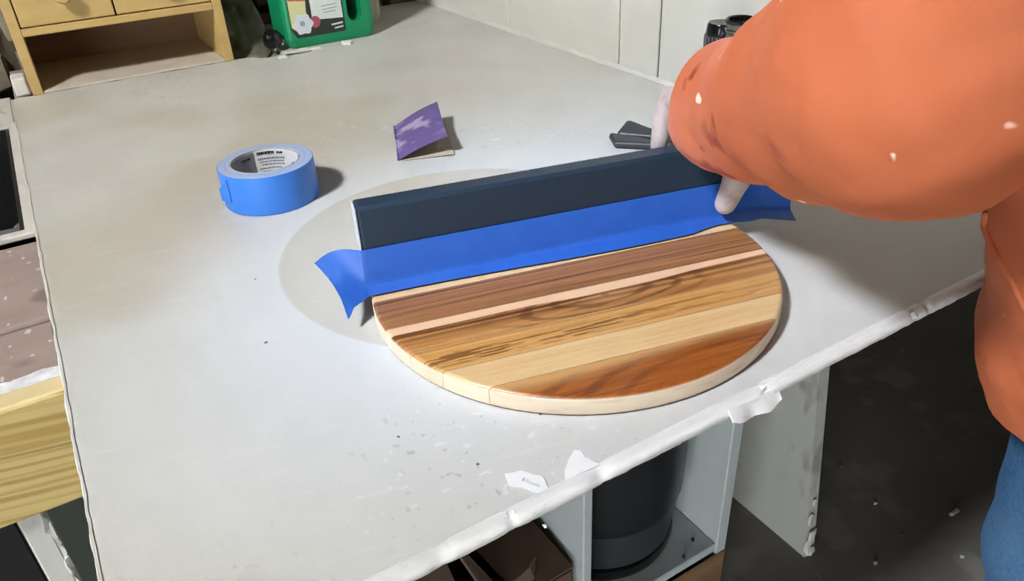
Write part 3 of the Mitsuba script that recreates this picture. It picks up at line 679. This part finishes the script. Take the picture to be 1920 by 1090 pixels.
# ------------------------------------------------------------------ strip of blue tape along the block
def tape_pt(s, v):
    """v: 0 at the top edge on the block, 1 at the front edge on the board"""
    n0, z0 = NF - .004, .155
    zc = BT + .006
    a = np.array([n0, z0]); m = np.array([NF - .020, BT + .022]); b = np.array([1.571 + .010 * math.sin(s * 5 + .5), zc])
    if s > .98:
        k = min(1, (s - .98) / .17); b = b + np.array([.018 * math.sin(k * 3.0) - .006 * k, 0])
    q = a + (m - a) * v / .66 if v < .66 else m + (b - m) * (v - .66) / .34
    P = SN(s, q[0], q[1])
    if s < .128:                                     # free end, curling off the block over the table
        t = (.128 - s) / .145
        top, bot = W(.3976, 1.600, .130), W(.420, 1.480, .050)
        flat = top + (bot - top) * v
        flat = flat + np.array([.010, .014, -.002]) * math.sin(v * math.pi) * S
        e0 = np.array([SN(.128, q[0], q[1])])[0]
        L = e0 + (flat - e0) * t
        L = L + np.array([0, .016, .010]) * S * math.sin(t * math.pi) * (1 - v)
        L = L + np.array([-.004, -.012, -.014]) * S * max(0, t - .70) / .3 * max(0, v - .80) / .2     # dog-ear at the corner
        return L
    if s > 1.19:                                     # tail past the block and board
        t = (s - 1.19) / .085
        return P + np.array([.004, -.026, -.016 * v]) * S * t
    return P
ss = np.r_[np.linspace(-.017, .128, 26), np.linspace(.14, 1.19, 60), np.linspace(1.20, 1.275, 8)]
P = np.array([[tape_pt(s, v) for v in np.linspace(0, 1, 13)] for s in ss])
wob = meshkit.fbm(np.stack(np.broadcast_arrays(ss[:, None] * 14, np.linspace(0, 1, 13)[None] * 3, 2.0), -1), 3) - .5
P[:, 1:-1, 2] += wob[:, 1:-1] * .0022
tag(obj('tape_strip', sheet(P, .0007), 'm_tape', smooth=60), 'strip of blue masking tape along the foot of the dark block', 'tape')

# ------------------------------------------------------------------ roll of blue tape
ro = thing('tape_roll', 'roll of blue masking tape standing on the table', 'tape roll')
rc, r1, r2, r3, hh = W(.4978, 2.348), .1465 * S, .1085 * S, .1045 * S, .124 * S
obj('tape', (lathe([(r2 + .0002, .0012), (r1 - .0006, .0004), (r1, .001), (r1, hh - .001), (r1 - .0006, hh - .0006), (r2 + .0002, hh - .0002)], 96)).translate(rc.tolist()), 'm_roll_blue', ro, smooth=40)
obj('wound_side', lathe([(r2 + .0003, hh - .0009), (r1 - .0008, hh - .0013), (r1 - .0008, hh - .0003), (r2 + .0003, hh + .0001)], 96).translate(rc.tolist()), 'm_roll_side', ro); labels[ro + '__wound_side'] = {'label': 'grey-blue wound side'}
core = obj('core', lathe([(r3, .001), (r2, .001), (r2, hh + .0005), (r3 + .0006, hh + .0009), (r3, hh + .0003)], 96).translate(rc.tolist()), 'm_core', ro, smooth=40); labels[core] = {'label': 'printed cardboard core'}
def band(a0, a1, za, zb, mat, nm='print', off=.0004):
    a = np.radians(np.linspace(a0, a1, max(3, int((a1 - a0) / 4) + 2)))
    rr = r3 - off
    P = np.array([[rc + [rr * math.cos(t), rr * math.sin(t), za * hh], rc + [rr * math.cos(t), rr * math.sin(t), zb * hh]] for t in a])
    obj(nm, sheet(P, .0003), mat, core)
band(38, 95, .10, .98, 'm_print_white', 'paper', .0003)
band(96, 160, .05, .94, 'm_print_grey', 'paper', .0003)
P = np.array([[rc + [(r3 - .0005) * math.cos(a), (r3 - .0005) * math.sin(a), hh * (.95 - .85 * k)], rc + [(r3 - .0005) * math.cos(a), (r3 - .0005) * math.sin(a), .96 * hh]] for k, a in zip(np.linspace(1, 0.02, 8), np.radians(np.linspace(40, -2, 8)))])
obj('paper', sheet(P, .0003), 'm_print_white', core)
R = rng(3)
for zz, hgt, a0, a1, mm in ((.86, .07, 60, 92, 'm_print_dark'), (.86, .05, 44, 56, 'm_print_dark'), (.72, .04, 42, 90, 'm_print_grey'), (.64, .03, 44, 88, 'm_print_grey'), (.56, .03, 44, 84, 'm_print_grey'), (.46, .03, 50, 90, 'm_print_grey'),
                            (.34, .05, 60, 92, 'm_print_dark'), (.34, .05, 30, 48, 'm_print_dark'), (.22, .03, 44, 90, 'm_print_grey'), (.80, .05, 104, 122, 'm_print_dark'), (.42, .05, 108, 132, 'm_print_dark'), (.60, .05, 12, 26, 'm_print_dark'), (.47, .04, 16, 24, 'm_print_dark')):
    a = a0
    while a < a1 - 1:
        da = R.uniform(1.6, 5.0); band(a, min(a + da, a1), zz, zz + hgt, mm, 'lettering', .0009); a += da + 1.1
# loose tab where the tape starts
P = []
for t in np.linspace(0, 1, 8):
    a = math.radians(188 + 14 * (1 - t)); rr = r1 + .0008 + .0045 * t ** 2
    P.append([rc + [rr * math.cos(a), rr * math.sin(a), hh * k] for k in np.linspace(.30, .62 + .3 * (1 - t), 5)])
obj('loose_tab', sheet(np.array(P), .0006), 'm_roll_blue', ro, smooth=60)

# ------------------------------------------------------------------ folded sandpaper
sp = thing('sandpaper', 'folded purple sandpaper lying open on the table', 'sandpaper')
A0, A1 = np.array([.949, 2.368]), np.array([1.08, 2.696]); dd = np.array([.93, -.365]); dd /= np.linalg.norm(dd)
LW = .190
def leaf(angfn, z0, scale=1.0):
    P = []
    for u in np.linspace(0, 1, 14):
        row = []
        for v in np.linspace(0, 1, 14):
            row.append(angfn(u, v, A0 + (A1 - A0) * u))
        P.append(row)
    return np.array(P)
def upper(u, v, b):
    a = math.radians(21 + 3 * u); l = LW * v
    lift = .010 * math.sin(v * math.pi) * (1 - u) + .018 * math.sin(v * math.pi * .9) * u
    q = b + dd * l * math.cos(a); return W(q[0], q[1], .006 + l * math.sin(a) - .012 * math.sin(math.pi * u) * v + lift * .5)
def lower(u, v, b):
    l = (LW + .004) * v; q = b + dd * l; return W(q[0], q[1], .0025 + .003 * v * v)
tm_up = leaf(upper, 0); tm_lo = leaf(lower, 0)
obj('upper_leaf', sheet(tm_up, .0006), 'm_sand_purple', sp, smooth=50)
lo_ = obj('lower_leaf', sheet(tm_lo, .0006), 'm_sand_back', sp, smooth=50); labels[lo_] = {'label': 'tan paper back'}
cr = np.array([[W(*(A0 + (A1 - A0) * u - dd * (.004 * math.sin(t))), .0035 + .003 * (1 - math.cos(t)) ) for t in np.linspace(0, math.pi, 6)] for u in np.linspace(0, 1, 10)])
obj('fold', sheet(cr, .0006), 'm_sand_purple', sp, smooth=50)

# ------------------------------------------------------------------ spring clamp behind the block
cl = thing('spring_clamp', 'dark grey spring clamp lying on the table behind the block', 'clamp')
def fin(a, b, c, th, mat, nm):
    a, b, c = (np.array(W(v[0] + .045, v[1] - .085, v[2])) for v in (a, b, c))
    m = Manifold.batch_hull([Manifold.sphere(th, 14).translate(list(v)) for v in (a, b, c)])
    obj(nm, m, mat, cl, smooth=40)
fin((1.575, 2.09, .015), (1.595, 2.14, .022), (1.70, 1.96, .016), .0055, 'm_dark_grey', 'handle')
fin((1.635, 2.14, .022), (1.685, 2.16, .040), (1.73, 2.02, .020), .0065, 'm_dark_grey', 'handle')
fin((1.70, 1.97, .016), (1.76, 1.96, .025), (1.74, 2.02, .018), .006, 'm_black', 'pivot')
fin((1.73, 1.99, .018), (1.80, 2.03, .030), (1.86, 2.01, .016), .0045, 'm_black', 'jaw')
fin((1.72, 1.96, .016), (1.80, 1.95, .020), (1.86, 1.97, .016), .0045, 'm_black', 'jaw')

# ------------------------------------------------------------------ debris on the floor
R = rng(77)
for k, (x, y, s) in enumerate(((2.737, 1.024, 0.034), (2.573, 1.478, 0.012), (2.512, 1.249, 0.014), (2.456, 1.077, 0.01), (2.241, 1.048, 0.014), (2.362, 1.006, 0.01), (2.551, 0.876, 0.013), (2.133, 1.391, 0.012))):
    d = R.normal(size=(14, 3)); d /= np.linalg.norm(d, axis=1)[:, None]; d *= np.array([1, .7, .25]); d[:, 2] += .25
    tag(obj('floor_chip', Manifold.hull_points((np.array([x * S, y * S, .0005]) + d * s * S).tolist()), 'm_chip' if k % 2 == 0 else 'm_stone'),
        'largest white chip on the dark floor at right' if k == 0 else 'tiny pale crumb scattered on the dark floor at right', 'chip', None if k == 0 else 'crumbs on the floor')

# ------------------------------------------------------------------ work lamp (behind and left of the camera)
fr = frame(LPOS, _lx, _ly, -_ld)
labels['work_lamp'] = {'label': 'square work lamp hanging high on the left', 'category': 'lamp'}
hs = rbox((-.20, -.20, .004), (.20, .20, .05), .01)
obj('housing', place(hs, fr), 'm_lamp', 'work_lamp')
obj('stem', chain([LPOS - _ld * .05, [LPOS[0], LPOS[1], LPOS[2] + .6]], [.012, .012]), 'm_lamp', 'work_lamp', smooth=40)

# ------------------------------------------------------------------ person
ps = 'person'
labels[ps] = {'label': 'person in an orange jacket and blue jeans leaning over the board, hand gripping the block', 'category': 'person'}
u = lambda *p: np.array(p, float)
wrist, elbow, shoL = u(1.345, 1.20, .43), u(1.20, .76, .62), u(1.24, .45, 1.20)
shoR, elbR, wriR = u(2.02, .30, 1.22), u(2.20, .10, .68), u(2.16, .34, .16)
pel, wai, che, nek, hed = u(1.93, .40, .12), u(1.75, .42, .45), u(1.64, .40, .95), u(1.66, .46, 1.36), u(1.58, .62, 1.68)
hipL, kneL, ankL = u(1.75, .40, .10), u(1.87, .44, -.70), u(1.90, .28, -1.52)
hipR, kneR, ankR = u(2.14, .38, .10), u(2.30, .40, -.70), u(2.34, .20, -1.52)
def body_sdf(p):
    d = [cone(p, pel, wai, .27, .24, (1, 1.35, 1)), cone(p, wai, che, .24, .30, (1, 1.35, 1)), cone(p, che, nek, .24, .11), cone(p, nek - [0, .02, .1], hed - [0, 0, .02], .115, .12),
         cone(p, che + [-.2, 0, .12], shoL, .16, .13), cone(p, che + [.2, 0, .12], shoR, .16, .13), cone(p, shoL, elbow, .12, .095), cone(p, elbow, wrist, .095, .062),
         cone(p, shoR, elbR, .12, .095), cone(p, elbR, wriR, .095, .062), cone(p, hipL, kneL, .20, .13), cone(p, kneL, ankL, .125, .085), cone(p, hipR, kneR, .20, .13), cone(p, kneR, ankR, .125, .085),
         cone(p, hed, hed + [-.03, .03, .12], .19, .19, (1.15, 1, .95)), cone(p, hed + [-.05, .16, -.08], hed + [-.03, .08, 0], .08, .12),
         cone(p, hed + [-.075, .235, -.02], hed + [-.06, .205, .06], .030, .018)]
    return smin(d, .06)
lo_u, hi_u = [.9, .0, -1.63], [2.7, 1.3, 2.10]
bm = nets(body_sdf, lo_u, hi_u, .028)
# hand gripping the block from above, at finer resolution
def SNu(s, n, z): v = s * E_ + n * N_; return u(v[0], v[1], z)
fingers = []
for s, dz, rr, lf in ((.955, .0, .0265, .93), (1.018, .010, .027, 1.0), (1.080, .014, .028, 1.03), (1.142, .006, .027, 1.0)):
    k = SNu(s, 1.655, .405 + dz)
    k = SNu(s + .022, 1.65, .385 + dz)
    fingers.append([k, SNu(s + .018, 1.722, .372 + dz), SNu(s + .004, 1.730, .310 + dz), SNu(s - .006, 1.722, .245 + dz * .5 + .01 * (1 - lf))] + [rr])
thumb = [SNu(1.11, 1.545, .40), SNu(1.092, 1.540, .285), SNu(1.086, 1.556, .190), SNu(1.074, 1.575, .116)]
def hand_sdf(p):
    d = [cone(p, wrist, SNu(1.04, 1.50, .425), .058, .060)]
    pal = []
    for s, dz, rr, lf in ((.962, -.012, .030, 1), (1.010, .0, .032, 1), (1.058, .004, .032, 1), (1.106, -.002, .031, 1)):
        pal.append(cone(p, SNu(1.035 + (s - 1.035) * .5, 1.50, .42), SNu(s, 1.655, .398 + dz), .036, rr))
    pal.append(cone(p, SNu(1.06, 1.48, .42), thumb[0], .045, .036))
    palm = smin(d + pal, .02)
    fs = [smin([cone(p, f[0], f[1], f[4] * 1.1, f[4] * 1.04), cone(p, f[1], f[2], f[4] * 1.04, f[4] * .95), cone(p, f[2], f[3], f[4] * .95, f[4] * .84)], .005) for f in fingers]
    ft = smin([cone(p, thumb[0], thumb[1], .038, .036), cone(p, thumb[1], thumb[2], .036, .034), cone(p, thumb[2], thumb[3], .034, .028)], .008)
    return smin([palm, np.minimum.reduce(fs), ft], .009)
hm = nets(hand_sdf, [1.12, 1.02, .04], [1.66, 1.66, .52], .0065)
def hand2_sdf(p):                                    # right hand resting loosely below
    f = wriR; ds = [cone(p, f, f + [-.01, .06, -.10], .058, .062, (1, 1.7, 1))]
    for k in range(4):
        a = f + [-.065 + .043 * k, .075, -.14]; b = a + [-.004, .045, -.09 - .008 * (k in (1, 2))]; c = b + [0, .012, -.075]
        ds.append(smin([cone(p, a, b, .0225, .021), cone(p, b, c, .021, .017)], .005))
    t0, t1, t2 = f + [-.06, .05, -.05], f + [-.105, .10, -.12], f + [-.10, .125, -.18]
    ds.append(smin([cone(p, t0, t1, .03, .026), cone(p, t1, t2, .026, .02)], .006))
    return smin(ds, .012)
hm2 = nets(hand2_sdf, wriR - [.25, .12, .42], wriR + [.2, .3, .12], .0075)
def to_world(m):
    return trimesh.Trimesh(np.c_[m.vertices[:, 0] * S, m.vertices[:, 1] * S, H + m.vertices[:, 2] * S], m.faces, process=False)
try:
    whole = man(bm.vertices, bm.faces) + man(hm.vertices, hm.faces) + man(hm2.vertices, hm2.faces)
    assert whole.num_tri() > 1000
    whole = tm(whole)
except Exception:
    whole = trimesh.util.concatenate([bm, hm, hm2])
obj(ps, to_world(whole), 'm_skin', smooth=True); used[ps] = 1
# eyes, ears, hair
for sg in (-1, 1):
    e = W(*(hed + [-.055 + sg * .062, .190, .045]))
    obj('eye', Manifold.sphere(.0115, 20).translate(e.tolist()), 'm_print_white', ps, smooth=True)
    obj('ear', Manifold.sphere(.016, 20).scale([.45, .8, 1.5]).translate(W(*(hed + [-.01 + sg * .185, .02, .03])).tolist()), 'm_skin', ps, smooth=True)
obj('mouth', Manifold.sphere(.008, 16).scale([2.2, .6, .6]).translate(W(*(hed + [-.085, .232, -.085])).tolist()), 'm_nail', ps, smooth=True)
hs = nets(lambda p: np.maximum(cone(p, hed + [0, -.02, .03], hed + [-.02, .02, .15], .205, .20, (1.1, 1, .95)), (p - (hed + [0, .10, .08])) @ np.array([-.2, .82, -.55])), hed - .35, hed + .45, .02)
obj('hair', to_world(hs), 'm_hair', ps, smooth=True)
# thumb nail
tn = thumb[3]
nail = Manifold.sphere(.0055, 20).scale([1.0, .35, 1.3]).translate(W(*(tn + u(-.002, -.021, .008))).tolist())
obj('thumb_nail', nail, 'm_nail', ps, smooth=True)
# jacket: loose, thick sleeve bunched over the gripping hand
def jacket_sdf(p):
    q = p
    d = [cone(p, u(1.312, 1.20, .414), u(1.240, .885, .545), .156, .195), cone(p, u(1.24, .885, .545), u(1.14, .68, .645), .195, .222), cone(p, u(1.14, .68, .645), u(1.22, .45, 1.15), .222, .22),
         cone(p, u(1.24, .45, 1.18), u(1.62, .40, 1.12), .20, .26), cone(p, u(1.98, .32, 1.18), u(1.70, .38, 1.12), .20, .26),
         cone(p, u(1.58, .42, .95), u(1.59, .43, .45), .37, .35, (1, 1.25, 1)), cone(p, u(1.59, .43, .45), u(1.795, .44, .05), .35, .36, (1, 1.25, 1)), cone(p, u(1.795, .44, .05), u(1.95, .42, -.14), .36, .40, (1, 1.25, 1)),
         cone(p, u(2.0, .31, 1.18), elbR, .20, .17), cone(p, elbR, wriR + [.0, -.03, .05], .17, .10)]
    r = smin(d, .07)
    r = r + .030 * (meshkit.fbm(p * 4.2 + 3, 3, 2) - .5) + .012 * (meshkit.fbm(p * np.array([9, 9, 14]), 2, 5) - .5)
    ax = u(1.14, .68, .645) - u(1.312, 1.20, .414); ax /= np.linalg.norm(ax)
    al = p @ ax; sd = p @ np.array([.55, -.30, .78])
    r = r + .046 * (meshkit.fbm(np.c_[al * 6.5 + sd * 3.2, sd * 2.6, p[:, 0] * 2.2], 2, 11) - .5)
    # folds running round the sleeve near the cuff and the elbow
    t = (p - u(1.325, 1.20, .425)) @ (u(1.14, .68, .66) - u(1.325, 1.20, .425)) / .62
    r = r + .010 * np.sin(t * 34 + 5 * meshkit.noise(p * 5, 8)) * np.exp(-((t - .02) / .10) ** 2)
    hem = -.20 - p[:, 2] - .22 * (p[:, 0] - 1.75)
    r = np.maximum(r, hem)
    return r
jm = nets(jacket_sdf, [.75, -.05, -.50], [2.75, 1.5, 1.62], .016)
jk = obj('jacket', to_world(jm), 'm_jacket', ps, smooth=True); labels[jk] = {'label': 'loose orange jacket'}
sm = np.array([(1.322, .613, .372), (1.326, .614, .348), (1.309, .592, .336), (1.285, .556, .318), (1.278, .525, .293), (1.297, .495, .242), (1.33, .47, .16)])
def on_jacket(q):                                    # push a point onto the jacket's surface
    q = np.array(q, float)
    for _ in range(12):
        g = np.array([jacket_sdf((q + e)[None])[0] - jacket_sdf((q - e)[None])[0] for e in np.eye(3) * .004]); g /= np.linalg.norm(g) + 1e-9
        q = q - g * jacket_sdf(q[None])[0] * .8
    return q
sq = [on_jacket(q) for a, b in zip(sm[:-1], sm[1:]) for q in (a, (a + b) / 2)]
sk = obj('front_seam', chain([W(*q) for q in sq], [.003] * len(sq), 10), 'm_jacket', ps, smooth=True); labels[sk] = {'label': 'raised seam of the jacket front'}
# jeans
def jeans_sdf(p):
    d = [cone(p, pel, wai - [0, 0, .1], .30, .28, (1, 1.3, 1)), cone(p, hipL, kneL, .225, .165), cone(p, kneL, ankL + [0, 0, .03], .165, .145), cone(p, hipR, kneR, .225, .165), cone(p, kneR, ankR + [0, 0, .03], .165, .145)]
    r = smin(d, .05) + .016 * (meshkit.fbm(p * 6, 3, 4) - .5)
    return np.maximum(r, -1.56 - p[:, 2])
je = obj('jeans', to_world(nets(jeans_sdf, [1.3, -.15, -1.66], [2.7, .95, .45], .022)), 'm_jeans', ps, smooth=True); labels[je] = {'label': 'blue jeans'}
for a in (ankL, ankR):
    bt = nets(lambda p: np.maximum(smin([cone(p, a + [0, -.03, -.02], a + [0, -.01, .06], .10, .095), cone(p, a + [0, -.04, -.04], a + [-.02, .30, -.055], .085, .075)], .04), -1.627 - p[:, 2]), a + [-.2, -.25, -.2], a + [.2, .5, .25], .016)
    obj('boot', to_world(bt), 'm_boot', ps, smooth=True)
